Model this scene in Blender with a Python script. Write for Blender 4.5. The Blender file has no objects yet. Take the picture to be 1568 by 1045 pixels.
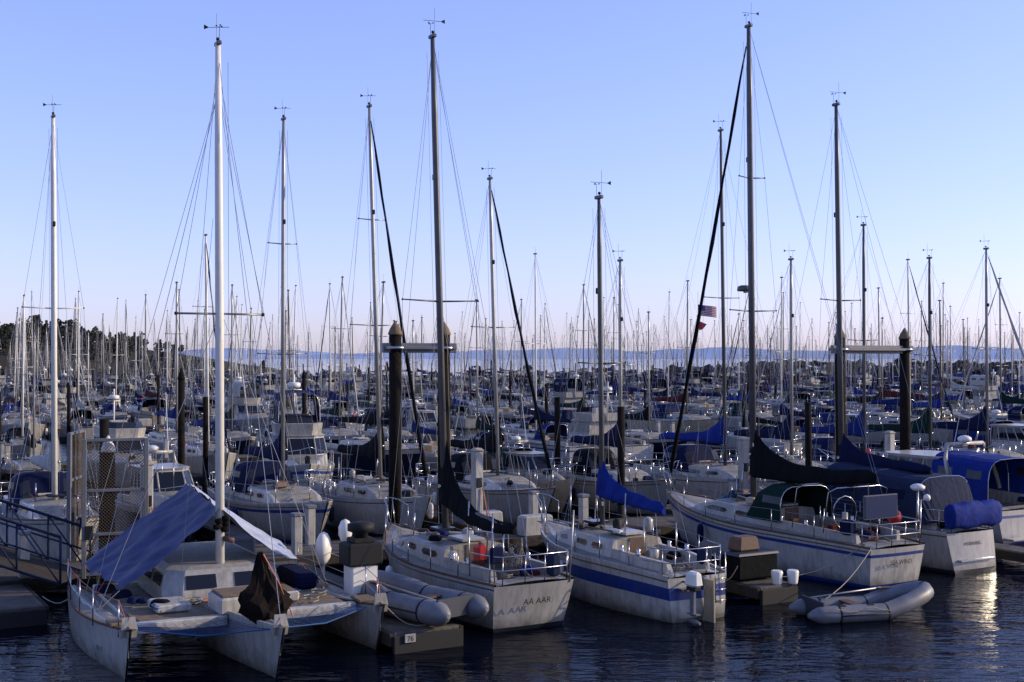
import bpy, bmesh, math, random
from mathutils import Vector, Matrix, noise
R = random.Random(11)
scene = bpy.context.scene
V = Vector

# ------------------------------------------------------------------ materials
MATS = {}
def mat(name, col, rough=0.5, metal=0.0, var=0.15, vscale=3.0, bump=0.0, bscale=20.0, randv=0.0, spec=0.5, streak=0.0, dirt=(0.13,0.105,0.075), grime=False):
    m = bpy.data.materials.new(name); m.use_nodes = True
    nt = m.node_tree; N = nt.nodes; Lk = nt.links
    p = N['Principled BSDF']
    p.inputs['Roughness'].default_value = rough
    p.inputs['Metallic'].default_value = metal
    p.inputs['Specular IOR Level'].default_value = spec
    tc = N.new('ShaderNodeTexCoord')
    nz = N.new('ShaderNodeTexNoise'); nz.inputs['Scale'].default_value = vscale; nz.inputs['Detail'].default_value = 6
    nz.inputs['Roughness'].default_value = 0.65
    Lk.new(tc.outputs['Object'], nz.inputs['Vector'])
    rp = N.new('ShaderNodeMapRange'); rp.inputs['From Min'].default_value = 0.3; rp.inputs['From Max'].default_value = 0.7
    rp.inputs['To Min'].default_value = 1 - var; rp.inputs['To Max'].default_value = 1 + var * 0.4
    Lk.new(nz.outputs['Fac'], rp.inputs['Value'])
    mx = N.new('ShaderNodeVectorMath'); mx.operation = 'SCALE'
    mx.inputs[0].default_value = col[:3]
    Lk.new(rp.outputs['Result'], mx.inputs['Scale'])
    out = mx.outputs['Vector']
    if randv > 0:
        oi = N.new('ShaderNodeObjectInfo')
        r2 = N.new('ShaderNodeMapRange'); r2.inputs['To Min'].default_value = 1 - randv; r2.inputs['To Max'].default_value = 1 + randv * .3
        Lk.new(oi.outputs['Random'], r2.inputs['Value'])
        m2 = N.new('ShaderNodeVectorMath'); m2.operation = 'SCALE'
        Lk.new(out, m2.inputs[0]); Lk.new(r2.outputs['Result'], m2.inputs['Scale'])
        out = m2.outputs['Vector']
    def mixdirt(out, fac, colr):
        mm = N.new('ShaderNodeMix'); mm.data_type = 'RGBA'
        Lk.new(fac, mm.inputs['Factor']); Lk.new(out, mm.inputs['A']); mm.inputs['B'].default_value = (*colr, 1)
        return mm.outputs['Result']
    if streak > 0:
        mp = N.new('ShaderNodeMapping'); mp.inputs['Scale'].default_value = (5, 5, 0.5)
        Lk.new(tc.outputs['Object'], mp.inputs['Vector'])
        n3 = N.new('ShaderNodeTexNoise'); n3.inputs['Scale'].default_value = 2.2; n3.inputs['Detail'].default_value = 5
        Lk.new(mp.outputs['Vector'], n3.inputs['Vector'])
        r3 = N.new('ShaderNodeMapRange'); r3.inputs['From Min'].default_value = .48; r3.inputs['From Max'].default_value = .72
        r3.inputs['To Max'].default_value = streak
        Lk.new(n3.outputs['Fac'], r3.inputs['Value'])
        out = mixdirt(out, r3.outputs['Result'], dirt)
    if grime:
        sx = N.new('ShaderNodeSeparateXYZ'); Lk.new(tc.outputs['Object'], sx.inputs[0])
        ad = N.new('ShaderNodeMath'); ad.operation='MULTIPLY_ADD'; ad.inputs[1].default_value=.55; 
        n4 = N.new('ShaderNodeTexNoise'); n4.inputs['Scale'].default_value=3.5; n4.inputs['Detail'].default_value=7
        Lk.new(tc.outputs['Object'], n4.inputs['Vector']); Lk.new(n4.outputs['Fac'], ad.inputs[0]); Lk.new(sx.outputs['Z'], ad.inputs[2])
        r4 = N.new('ShaderNodeMapRange'); r4.inputs['From Min'].default_value=.66; r4.inputs['From Max'].default_value=.30; r4.inputs['To Max'].default_value=.8
        Lk.new(ad.outputs[0], r4.inputs['Value'])
        out = mixdirt(out, r4.outputs['Result'], (.07,.065,.042))
    Lk.new(out, p.inputs['Base Color'])
    if bump > 0:
        nb = N.new('ShaderNodeTexNoise'); nb.inputs['Scale'].default_value = bscale; nb.inputs['Detail'].default_value = 5
        Lk.new(tc.outputs['Object'], nb.inputs['Vector'])
        b = N.new('ShaderNodeBump'); b.inputs['Strength'].default_value = bump; b.inputs['Distance'].default_value = 0.03
        Lk.new(nb.outputs['Fac'], b.inputs['Height']); Lk.new(b.outputs['Normal'], p.inputs['Normal'])
    MATS[name] = m
    return name

mat('gelcoat', (0.41,0.395,0.35), .3, var=.28, randv=.35, streak=.5)
mat('gelcoat_hull', (0.37,0.36,0.325), .25, var=.2, vscale=1.5, randv=.35, streak=.4, grime=True)
mat('gelcoat_cream', (0.36,0.30,0.2), .35, var=.2, streak=.4)
mat('deck', (0.23,0.215,0.17), .65, var=.35, bump=.15, bscale=60, streak=.5, dirt=(.06,.047,.033))
mat('boot', (0.012,0.014,0.022), .5)
mat('bottom', (0.02,0.017,0.014), .7)
mat('blue_stripe', (0.008,0.03,0.16), .35, streak=.2)
mat('dark_hull', (0.008,0.011,0.03), .25, randv=.3)
mat('red_stripe', (0.18,0.015,0.01), .4)
mat('glass', (0.006,0.007,0.01), .06, var=0, spec=.35)
mat('clear_vinyl', (0.02,0.022,0.03), .2, var=.3, spec=.3)
mat('alu', (0.36,0.355,0.33), .4, metal=.5, var=.2, randv=.4)
mat('mast_grey', (0.09,0.09,0.088), .45, metal=.2, var=.25)
mat('white_paint', (0.68,0.66,0.58), .4, var=.12)
mat('steel', (0.42,0.42,0.42), .25, metal=1)
mat('wire', (0.25,0.26,0.29), .4, metal=.3)
CS=.12
mat('canvas_royal', (0.007,0.024,0.18), .8, var=.4, bump=.6, bscale=7, spec=CS)
mat('canvas_blue', (0.006,0.017,0.11), .8, var=.4, bump=.6, bscale=7, spec=CS, randv=.6)
mat('canvas_navy', (0.005,0.008,0.036), .85, var=.3, bump=.6, bscale=7, spec=CS)
mat('canvas_black', (0.004,0.005,0.006), .9, var=.3, bump=.6, bscale=7, spec=CS)
mat('canvas_green', (0.004,0.02,0.015), .85, var=.3, bump=.6, bscale=7, spec=CS)
mat('canvas_slate', (0.016,0.025,0.055), .85, var=.3, bump=.6, bscale=7, spec=CS)
mat('canvas_tan', (0.17,0.13,0.08), .85, var=.3, bump=.4, bscale=9, spec=CS)
mat('canvas_white', (0.38,0.375,0.34), .8, var=.3, bump=.4, bscale=9, spec=CS)
mat('canvas_red', (0.07,0.01,0.01), .85, var=.3, bump=.4, bscale=9, spec=CS)
mat('tarp', (0.036,0.045,0.115), .5, var=.35, vscale=2, bump=.9, bscale=4, spec=.3)  # blue tarp, panel away from the sun; shade is in the colour
mat('tarp_sunlit', (0.34,0.37,0.44), .5, var=.25, vscale=2, bump=.8, bscale=5, spec=.3)  # same blue tarp, sunward panel; sunlight painted in as a paler colour
mat('bag', (0.008,0.005,0.004), .9, var=.5, bump=.8, bscale=8, spec=CS)
mat('teak', (0.10,0.052,0.025), .6, var=.4, vscale=8)
mat('plywood', (0.17,0.12,0.065), .7, var=.4, vscale=5, streak=.6, dirt=(.04,.03,.02))
mat('pile', (0.014,0.011,0.009), .9, var=.5, vscale=4, bump=.6, bscale=12, spec=.1)
mat('pile_low', (0.006,0.007,0.006), .7, var=.5, vscale=9, bump=1, bscale=25, spec=.2)
mat('concrete', (0.10,0.09,0.075), .85, var=.45, vscale=2, bump=.4, bscale=30, streak=.6, dirt=(.03,.026,.02), spec=.2)
mat('dockwood', (0.04,0.033,0.025), .85, var=.4, vscale=5, bump=.4, spec=.2)
mat('float', (0.008,0.008,0.008), .8)
mat('rubber', (0.009,0.009,0.010), .7, spec=.3)
mat('hypalon', (0.13,0.138,0.15), .5, var=.3, streak=.45)
mat('hypalon_dark', (0.014,0.02,0.036), .5, var=.2)
mat('red', (0.4,0.012,0.01), .4)
mat('orange', (0.42,0.09,0.015), .6)
mat('rope', (0.28,0.25,0.19), .9, var=.3, vscale=30)
mat('rope_blue', (0.012,0.06,0.18), .8)
mat('solar', (0.006,0.012,0.05), .12)
mat('flag_red', (0.4,0.03,0.04), .8); mat('flag_white', (0.6,0.6,0.6), .8); mat('flag_blue', (0.02,0.03,0.2), .8)
mat('rock', (0.018,0.017,0.018), .95, var=.5, vscale=.5, spec=.1)
mat('grass_hill', (0.055,0.05,0.034), .95, var=.4, vscale=.03, spec=.05)
mat('tree_foliage', (0.034,0.038,0.033), .9, var=.5, vscale=.2, spec=.05)
mat('bark', (0.05,0.04,0.03), .9)
mat('far_hill_hazed', (0.30,0.39,0.55), 1, var=.12, vscale=.001, spec=0)  # pale blue base colour stands in for distance haze

# ------------------------------------------------------------------ mesh builder
class MB:
    def __init__(s): s.v=[]; s.f=[]; s.m=[]; s.sm=[]; s.off=V((0,0,0))
    def add(s, pts): 
        i=len(s.v); s.v += [V(p)+s.off for p in pts]; return i
    def face(s, idx, m, sm=False): s.f.append(tuple(idx)); s.m.append(m); s.sm.append(sm)
    def poly(s, pts, m, sm=False):
        i=s.add(pts); s.face(range(i,i+len(pts)), m, sm)
    def tube(s, p0, p1, r0, m, r1=None, n=6, cap=True): s.path([p0,p1], r0, m, n, r1, cap)
    def path(s, pts, r, m, n=6, r1=None, cap=True, rs=None, flat=1.0):
        pts=[V(p) for p in pts]; k=len(pts); rings=[]
        for i,p in enumerate(pts):
            t = (pts[min(i+1,k-1)]-pts[max(i-1,0)])
            if t.length<1e-9: t=V((0,0,1))
            t.normalize()
            a = V((0,0,1)) if abs(t.z)<.9 else V((1,0,0))
            e1=t.cross(a).normalized(); e2=t.cross(e1)
            rr = rs[i] if rs else (r if r1 is None else r+(r1-r)*i/(k-1))
            st=s.add([p+e1*math.cos(2*math.pi*j/n)*rr+e2*math.sin(2*math.pi*j/n)*rr*flat for j in range(n)])
            rings.append(st)
        for a,b in zip(rings,rings[1:]):
            for j in range(n): s.face((a+j,a+(j+1)%n,b+(j+1)%n,b+j), m, n>4)
        if cap:
            s.face([rings[0]+j for j in range(n)][::-1], m); s.face([rings[-1]+j for j in range(n)], m)
    def loft(s, rings, m, closed=False, sm=False, mats=None):
        st=[s.add(r) for r in rings]; n=len(rings[0])
        for a,b in zip(st,st[1:]):
            for j in range(n if closed else n-1):
                k=(j+1)%n
                s.face((a+j,a+k,b+k,b+j), mats[j] if mats else m, sm)
        return st
    def box(s, c, sz, m, rz=0, ch=.015, mtop=None, taper=1.0, shx=0.0):
        cx,cy,cz=c; a,b,h=sz[0]/2,sz[1]/2,sz[2]/2; ch=min(ch,a*.4,b*.4,h*.4)
        def ring(a,b,z,dx=0):
            o=[]
            for (x,y) in [(a-ch,b),(-a+ch,b),(-a,b-ch),(-a,-b+ch),(-a+ch,-b),(a-ch,-b),(a,-b+ch),(a,b-ch)]:
                x+=dx; o.append((cx+x*math.cos(rz)-y*math.sin(rz), cy+x*math.sin(rz)+y*math.cos(rz), cz+z))
            return o
        t=taper
        r=[ring(a-ch,b-ch,-h),ring(a,b,-h+ch),ring(a*t,b*t,h-ch,shx),ring(a*t-ch,b*t-ch,h,shx)]
        st=s.loft(r,m,closed=True)
        s.face([st[0]+j for j in range(8)][::-1],m); s.face([st[3]+j for j in range(8)],mtop or m)
    def ball(s, c, r, m, n=8, sz=(1,1,1)):
        rings=[]
        for i in range(n//2+1):
            a=math.pi*i/(n//2)
            rings.append([(c[0]+r*sz[0]*math.sin(a)*math.cos(2*math.pi*j/n)+1e-5*j, c[1]+r*sz[1]*math.sin(a)*math.sin(2*math.pi*j/n), c[2]+r*sz[2]*math.cos(a)) for j in range(n)])
        s.loft(rings,m,closed=True,sm=True)
    def mesh(s, name, recalc=True):
        me=bpy.data.meshes.new(name); me.from_pydata([tuple(p) for p in s.v],[],s.f)
        names=[]; ix={}
        for q in s.m:
            if q not in ix: ix[q]=len(names); names.append(q); me.materials.append(MATS[q])
        me.polygons.foreach_set('material_index',[ix[q] for q in s.m])
        me.polygons.foreach_set('use_smooth',s.sm)
        if recalc:
            bm=bmesh.new(); bm.from_mesh(me); bmesh.ops.recalc_face_normals(bm,faces=bm.faces); bm.to_mesh(me); bm.free()
        me.update(); return me
def link(name, data, parent=None, loc=(0,0,0), rz=0, sc=1):
    o=bpy.data.objects.new(name,data); scene.collection.objects.link(o)
    o.location=loc; o.rotation_euler=(0,0,rz); o.scale=(sc,sc,sc)
    if parent: o.parent=parent
    return o
class Parts:
    """one real object made of named child parts"""
    def __init__(s, single=False): s.d={}; s.single=single
    def __call__(s, n):
        if s.single: n='all'
        if n not in s.d: s.d[n]=MB()
        return s.d[n]
    def emit(s, name, loc, rz, rx=0):
        e=link(name,None,None,loc,rz); e.rotation_euler=(rx,0,rz)
        for n,mb in s.d.items():
            if mb.f: link(n,mb.mesh(n),e)
        return e

# ------------------------------------------------------------------ hull + deck
def clamp(x,a=0,b=1): return max(a,min(b,x))
class Hull:
    def __init__(s,L,B,zb,zm,zs,tw=.7,draft=.45,rake=.9,srake=.15,flare=.5,full=2.2,mid=.45):
        s.L,s.B,s.zb,s.zm,s.zs,s.tw,s.draft,s.rake,s.srake,s.flare,s.full,s.mid=L,B,zb,zm,zs,tw,draft,rake,srake,flare,full,mid
    def b(s,t):
        if t<s.mid: f=s.tw+(1-s.tw)*math.sin(math.pi/2*t/s.mid)
        else: f=1-((t-s.mid)/(1-s.mid))**s.full
        return max(.025,s.B/2*f)
    def s(s_,t):
        if t>.4: return s_.zm+(s_.zb-s_.zm)*((t-.4)/.6)**1.8
        return s_.zm+(s_.zs-s_.zm)*((.4-t)/.4)**1.8
    def k(s,t): return s.draft*max(.12,math.sin(math.pi*clamp(t*.86+.1))**.8)
    def x(s,t,q): return s.L*t-s.rake*t**3*(1-q)+s.srake*(1-t)**4*(1-q)
    def pt(s,t,q,side=1,out=0):
        b=s.b(t); z0=s.s(t); fl=.93-s.flare*t**3-.06*(1-t)
        if q>=0: y=b*(fl+(1-fl)*q**.75); z=q*z0
        else: y=b*fl*math.sqrt(max(0,1-(-q)**1.6)); z=q*s.k(t)
        return V((s.x(t,max(q,-.25)),side*(y+out),z))
    def build(s,mb,levels,mats,n=20):
        rings=[]
        for i in range(n+1):
            t=i/n; t=t**.9
            rings.append([s.pt(t,q,1) for q in levels[::-1]]+[s.pt(t,q,-1) for q in levels[1:]])
        mb.loft(rings,None,sm=True,mats=mats[::-1]+mats)
        cols=[]
        for c in range(7):
            f=1-2*c/6
            cols.append([V((s.pt(0,q,1).x-.05*(1-f*f)*(1 if q>0 else .3), s.pt(0,q,1).y*f, s.pt(0,q,1).z)) for q in levels])
        mb.loft(cols,None,sm=False,mats=mats)
    def deck(s,mb,c0,c1,c2,cw,hc,rail='gelcoat',cab='gelcoat',front=.12,n=18,floor=.5,coam=.26,inner='deck'):
        """c0..c1 cockpit, c1..c2 cabin trunk"""
        s.cfg=(c0,c1,c2,cw,hc,front)
        ts=sorted(set([i/n for i in range(n+1)]+[c0-.004,c0,c1-.001,c1,c2-front,c2-front*.5,c2,c2+.004]))
        rings=[]
        for t in ts:
            t=clamp(t); b=s.b(t); z=s.s(t); X=s.L*t
            w=max(.05,min(cw/2,b-.28)) if b>.4 else b*.4
            e=min(.05,b*.4)
            P=[(b,z),(b+.004,z+.05),(b-e,z+.05),(b-e,z+.004)]
            if c0<=t<c1:
                P+=[(w,z+.03),(w-.02,z+coam),(w-.13,z+coam),(w-.16,z-.12),(min(.32,w*.45),z-.12),(min(.28,w*.4),z-floor),(0,z-floor)]
            elif c1<=t<=c2:
                h=s.ch(t)
                P+=[(w,z+.03),(w-.07,z+.03+h*.86),(w-.1,z+.03+h*.95),(w-.18,z+.03+h),(w*.5,z+.06+h),(w*.25,z+.08+h),(0,z+.085+h)]
            else:
                P+=[(w,z+.03),(w*.9,z+.035),(w*.8,z+.04),(w*.7,z+.045),(w*.5,z+.05),(w*.25,z+.055),(0,z+.06)]
            rings.append([(X,y,zz) for y,zz in P]+[(X,-y,zz) for y,zz in P[:-1][::-1]])
        ms=[rail,rail,rail,'deck',cab,cab,cab,inner,inner,inner]
        mb.loft(rings,None,mats=ms+ms[::-1])
    def ch(s,t):
        c0,c1,c2,cw,hc,front=s.cfg
        f=clamp((c2-t)/front); return hc*(.85+.15*clamp((c2-t)/(c2-c1)))*(f**.6 if f<1 else 1)+.001
    def side(s,t,a,side,out=0):
        c0,c1,c2,cw,hc,front=s.cfg
        b=s.b(t); z=s.s(t); w=min(cw/2,b-.28); h=s.ch(t)
        return V((s.L*t,side*(w-.07*a+out),z+.03+h*.86*a))
    def window(s,mb,t0,t1,a0=.35,a1=.82,frame='alu',glass='glass'):
        for sd in (1,-1):
            for (m,g,o) in ((frame,.0,.006),(glass,.018,.013)):
                n=8; lo=[];hi=[]
                for i in range(n+1):
                    f=i/n; rnd=min(1,math.sqrt(max(0,min(f,1-f))*8+.05)); 
                    tt=t0+(t1-t0)*f; tt+= (g/s.L)*(1-2*f)
                    mid=(a0+a1)/2; hh=(a1-a0)/2*rnd-g*.9/max(.2,s.cfg[4])
                    lo.append(s.side(tt,mid-hh,sd,o)); hi.append(s.side(tt,mid+hh,sd,o))
                mb.loft([lo,hi],m)

WR=.0055
def rails(mb,H,t0=.03,t1=.93,n=6,h=.6,wire=.005,sr=.013):
    pts={}
    for sd in (1,-1):
        L=[]
        for i in range(n+1):
            t=t0+(t1-t0)*i/n; p=V((H.L*t,sd*(H.b(t)-.05),H.s(t)+.03)); q=p+V((0,0,h)); L.append((p,q))
            mb.tube(p,q,sr,'steel',n=5)
        for (a,b),(c,d) in zip(L,L[1:]):
            for f in (.5,1.0):
                m=(a.lerp(b,f)+c.lerp(d,f))/2+V((0,0,-.015)); mb.path([a.lerp(b,f),m,c.lerp(d,f)],wire,'wire',n=3,cap=False)
        pts[sd]=L
    z=H.s(1)+h+.06
    a=pts[1][-1][1]; b=pts[-1][-1][1]; bow=V((H.L+.1,0,z+.05))
    mb.path([a,a.lerp(bow,.6)+V((0,.09,.03)),bow+V((0,.1,0)),bow+V((0,-.1,0)),b.lerp(bow,.6)+V((0,-.09,.03)),b],sr*1.1,'steel',n=6)
    for sd in (1,-1): mb.tube((H.L-.25,sd*.06,H.s(.97)),bow+V((-.05,sd*.1,0)),sr,'steel',n=5)
    for f in (.5,1):
        zz=H.s(0)+.03+h*f
        mb.path([(H.L*.12,H.b(.12)-.06,zz),(.15,H.b(0)-.06,zz),(-.02,H.b(0)-.2,zz),(-.05,0,zz),(-.02,-H.b(0)+.2,zz),(.15,-H.b(0)+.06,zz),(H.L*.12,-H.b(.12)+.06,zz)],sr*1.1,'steel',n=6)
    for y in (H.b(0)-.2,-H.b(0)+.2,.25,-.25): mb.tube((0,y,H.s(0)),(-.03,y,H.s(0)+h+.03),sr,'steel',n=5)

def sail_cover(mb,xm,xe,zb,m,hm=1.1,h1=.34,w=.17,ze=None,seed=0,n=16,sag=.0):
    ze=zb if ze is None else ze
    rings=[]
    for i in range(n+1):
        q=i/n; x=xm+(xe-xm)*q; zz=zb+(ze-zb)*q-sag*math.sin(math.pi*q)
        top=hm*math.exp(-q*7)+h1*(1-q*.5)+.02*math.sin(q*19+seed)
        if q>.985: top*=.5
        bot=.1+.012*math.sin(q*17+seed*2)
        ww=w*(1-.4*q)*(1+.12*math.sin(q*31+seed))
        if i==n: ww*=.5
        ring=[]
        for j in range(12):
            a=2*math.pi*j/12; c=math.cos(a); sn=math.sin(a)
            z=zz+(top*sn if sn>0 else bot*sn)
            y=ww*c*(1-.65*max(0,sn)**1.3)
            ring.append((x,y+.02*math.sin(q*40+j),z))
        rings.append(ring)
    st=mb.loft(rings,m,closed=True,sm=True)
    mb.face([st[0]+j for j in range(12)],m); mb.face([st[-1]+j for j in range(12)],m)
    for i in range(2,n,3): # sail ties
        mb.path([V(p) for p in rings[i]]+[V(rings[i][0])],.010,m,3,cap=False)

def masthead(mb,x,y,z,hd=True):
    mb.box((x,y,z+.02),(.3,.1,.09),'mast_grey')
    if not hd:
        mb.tube((x,y,z),(x,y,z+.45),.007,'wire',n=3); return
    mb.tube((x-.12,y,z),(x-.12,y,z+.7),.006,'wire',n=4)
    mb.tube((x+.1,y,z),(x+.12,y,z+.36),.006,'rubber',n=4)
    mb.tube((x-.12,y-.16,z+.38),(x+.02,y+.24,z+.4),.006,'rubber',n=4)
    mb.poly([(x-.12,y-.16,z+.38),(x-.15,y-.27,z+.44),(x-.15,y-.27,z+.33)],'rubber')
    for k in range(3):
        a=k*2.09; c=(x+.12+.07*math.cos(a),y+.07*math.sin(a),z+.38); mb.tube((x+.12,y,z+.36),c,.004,'rubber',n=3); mb.ball(c,.02,'rubber',6)
    mb.ball((x-.02,y,z+.12),.045,'glass',6)

def rig(P,H,xm,zb,zt,m='alu',r=.075,spread=((.55,.8),),boomz=None,xe=.9,cover=None,covh=1.1,furl=None,lean=0,hd=True,frac=1.0,seed=0,ze=None,backstay=True,sag=0,h1=.34):
    mb=P('mast')
    top=V((xm,lean,zt)); bot=V((xm,0,zb))
    at=lambda f: bot.lerp(top,f)
    n=10 if hd else 6
    mb.path([bot,at(.5),at(.85),top],r,m,n,rs=[r,r,r*.92,r*.62])
    masthead(mb,top.x,top.y,top.z,hd)
    w=P('rigging')
    t=xm/H.L; bb=H.b(t)-.08; zc=H.s(t)
    nn=4 if hd else 3; wr=WR if hd else .006
    for k,(f,hw) in enumerate(spread):
        c=at(f)
        for sd in (1,-1):
            tip=c+V((-.08,sd*hw,.03)); mb.tube(c,tip,.025,m,r1=.016,n=5); mb.ball(tip,.03,'rubber',6)
            nxt=at(spread[k+1][0])+V((-.08,sd*spread[k+1][1],.03)) if k+1<len(spread) else at(frac*.985)
            w.tube(tip,nxt,wr,'wire',n=nn,cap=False)
            if k==0:
                w.tube(tip,(xm-.05,sd*bb,zc),wr,'wire',n=nn,cap=False)
                w.tube(c,(xm+.35,sd*bb,zc),wr,'wire',n=nn,cap=False)
                w.tube(c,(xm-.45,sd*bb,zc),wr,'wire',n=nn,cap=False)
    bow=V((H.L-.08,0,H.zb+.05)); ft=at(frac*.99)
    if furl:
        K=14; pts=[bow.lerp(ft,.04+.93*i/K)+V((0,0.01*math.sin(i*2.1),-.28*math.sin(math.pi*i/K)*.6)) for i in range(K+1)]
        q=1 if hd else .75
        w.path(pts,.06,furl,6,rs=[q*(.068+.012*math.sin(i*1.7)-.035*(i/K)**2) for i in range(K+1)])
    w.tube(bow,ft,wr,'wire',n=nn,cap=False)
    if backstay: w.tube((.05,0,H.zs+.05),top,wr,'wire',n=nn,cap=False)
    if hd:
        w.tube(at(.97)+V((.13,.1,0)),(xm+.14,.12,zb+.3),.005,'rope',n=3,cap=False)
        w.tube(at(.97)+V((-.12,-.1,0)),(xm-.14,-.12,zb+.3),.005,'rope',n=3,cap=False)
        for f in (.08,.1,.12): mb.box(at(f)+V((-.08,.05,0)),(.06,.05,.12),'steel')
        mb.tube(at(.1)+V((0,.07,0)),at(.1)+V((0,.16,0)),.05,'steel',n=8)
        mb.box(at(.72)+V((.1,0,0)),(.1,.08,.16),'rubber')
    if boomz:
        bm=P('boom')
        bm.tube((xm,0,boomz),(xe,0,ze or boomz),.055,m,n=8)
        w.tube((xe+.05,0,ze or boomz),top,.005,'wire',n=3,cap=False)
        w.path([(xe+.3,0,(ze or boomz)-.05),(xe+.2,0,H.zm+.2)],.014,'rope',4)
        if cover: sail_cover(P('sail_cover'),xm+.02,xe-.05,boomz,cover,hm=covh,seed=seed,ze=ze,n=20 if hd else 8,sag=sag,h1=h1)

def winch(mb,x,y,z): mb.path([(x,y,z),(x,y,z+.03),(x,y,z+.07),(x,y,z+.13),(x,y,z+.15)],.06,'steel',8,rs=[.065,.065,.045,.055,.03])
def fender(mb,x,y,z,m='white_paint'):
    mb.path([(x,y,z),(x,y,z+.05),(x,y,z+.12),(x,y,z+.42),(x,y,z+.5),(x,y,z+.54)],.1,m,8,rs=[.03,.08,.1,.1,.08,.02]); mb.tube((x,y,z+.54),(x,y*.97,z+.95),.008,'rope',n=3)
def arch(x,w,zb,h,k=12,e=.45):
    return [(x,w*math.copysign(abs(math.cos(math.pi*j/k))**e,math.cos(math.pi*j/k)),zb+h*math.sin(math.pi*j/k)**.5) for j in range(k+1)]
def canopy(mb,x0,x1,w0,w1,zb,h0,h1,m,win=None,n=8,k=12,sag=.04):
    rings=[]
    for i in range(n+1):
        f=i/n; rings.append(arch(x0+(x1-x0)*f,w0+(w1-w0)*f,zb,h0+(h1-h0)*f-sag*math.sin(f*math.pi*2.0)**2,k))
    for i,(a,b) in enumerate(zip(rings,rings[1:])):
        mats=[m]*k
        if win and i%4 in (1,2): mats[1]=win; mats[-2]=win; 
        mb.loft([a,b],m,mats=mats)
    for ring in (rings[0],rings[n//2],rings[-1]): mb.path([(p[0],p[1]*.99,p[2]-.01) for p in ring],.014,'steel',4)
    return rings
def dodger(mb,H,x0,x1,w,zb,h,m):
    k=12; rings=[arch(x,ww,zb,hh) for (x,hh,ww) in ((x0,h,w),(x0+(x1-x0)*.5,h*1.02,w*.98),(x0+(x1-x0)*.72,h*.85,w*.96),(x1,.05,w*.92))]
    for i,(a,b) in enumerate(zip(rings,rings[1:])):
        mats=[m]*k
        if i==2: mats=[m,m,m]+['clear_vinyl']*2+[m,m]+['clear_vinyl']*2+[m]*3
        if i==0: mats[1]='clear_vinyl'; mats[-2]='clear_vinyl'
        mb.loft([a,b],m,mats=mats)
    mb.path(rings[0],.016,'steel',5)
def outboard(mb,x,y,z,m='white_paint'):
    mb.box((x-.05,y,z+.28),(.42,.26,.34),m,ch=.07,taper=.85)
    mb.box((x-.05,y,z+.07),(.32,.2,.1),'rubber',ch=.02)
    mb.box((x-.02,y,z-.25),(.14,.09,.6),m if m!='white_paint' else 'hypalon',ch=.03)
    mb.box((x-.05,y,z-.5),(.34,.14,.03),'hypalon'); mb.path([(x-.28,y,z-.68),(x-.1,y,z-.68),(x+.15,y,z-.68)],.06,'hypalon',8,rs=[.03,.06,.03])
    mb.poly([(x-.15,y,z-.7),(x+.05,y,z-.7),(x-.1,y,z-.9)],'hypalon')
    mb.tube((x+.1,y,z+.12),(x+.5,y,z+.2),.02,'rubber',n=6)
def lettering(txt,parent,loc,rot,size,m='boot',name='name_lettering'):
    c=bpy.data.curves.new(name,'FONT'); c.body=txt; c.size=size; c.align_x='CENTER'; c.extrude=.002
    c.materials.append(MATS[m]); o=link(name,c,parent,loc); o.rotation_euler=rot; return o
def clutter(mb,H,n,t0,t1,zoff=0.0):
    """the odds and ends that collect on a deck"""
    for k in range(n):
        t=R.uniform(t0,t1); x=H.L*t; y=R.uniform(-.75,.75)*(H.b(t)-.3); z=H.s(t)+zoff+ (H.ch(t)+.1 if H.cfg[1]<t<H.cfg[2] and abs(y)<H.cfg[3]/2-.1 else .06)
        q=R.random()
        if q<.3:
            s=R.uniform(.15,.36); mb.box((x,y,z+s*.3),(s*R.uniform(.8,1.8),s,s*.7),R.choice(['canvas_blue','canvas_navy','teak','canvas_white','rubber','gelcoat_cream','teak','canvas_red','canvas_black','canvas_slate']),rz=R.uniform(0,3),ch=.06,taper=.85)
        elif q<.6:
            mb.path([(x+.13*math.cos(a*.9),y+.13*math.sin(a*.9),z+a*.006) for a in range(13)],.012,R.choice(['rope','rope_blue','rope','orange']),4)
        elif q<.75: mb.tube((x,y,z+.05),(x+R.uniform(.5,1.6),y+R.uniform(-.3,.3),z+R.uniform(.05,.2)),.025,R.choice(['teak','alu','canvas_white']),n=6)
        elif q<.85: mb.path([(x,y,z),(x,y,z+.3),(x,y,z+.36)],.12,R.choice(['gelcoat','red','rubber','rubber','rope_blue']),8,rs=[.1,.12,.05])
        else:
            mb.tube((x,y,z),(x+R.uniform(-.1,.1),y,z+R.uniform(.5,1.4)),.018,'steel',n=5)

S_LV=[-1,-.6,-.25,0,.09,.16,.5,.62,.78,.86,1]
def hull_mats(style):
    W='gelcoat_hull'
    d={'plain':['bottom','bottom','bottom','boot',W,W,W,W,W,W],
       'blueband':['bottom','bottom','bottom',W,W,W,'blue_stripe','blue_stripe',W,W],
       'bluecove':['bottom','bottom','bottom','blue_stripe',W,W,W,W,'blue_stripe',W],
       'redcove':['bottom','bottom','bottom','red_stripe',W,W,W,W,'red_stripe',W],
       'navy':['bottom','bottom','bottom',W,'dark_hull','dark_hull','dark_hull','dark_hull','dark_hull',W],
       'cream':['bottom','bottom','bottom','boot']+['gelcoat_cream']*6}
    return d[style]

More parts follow.
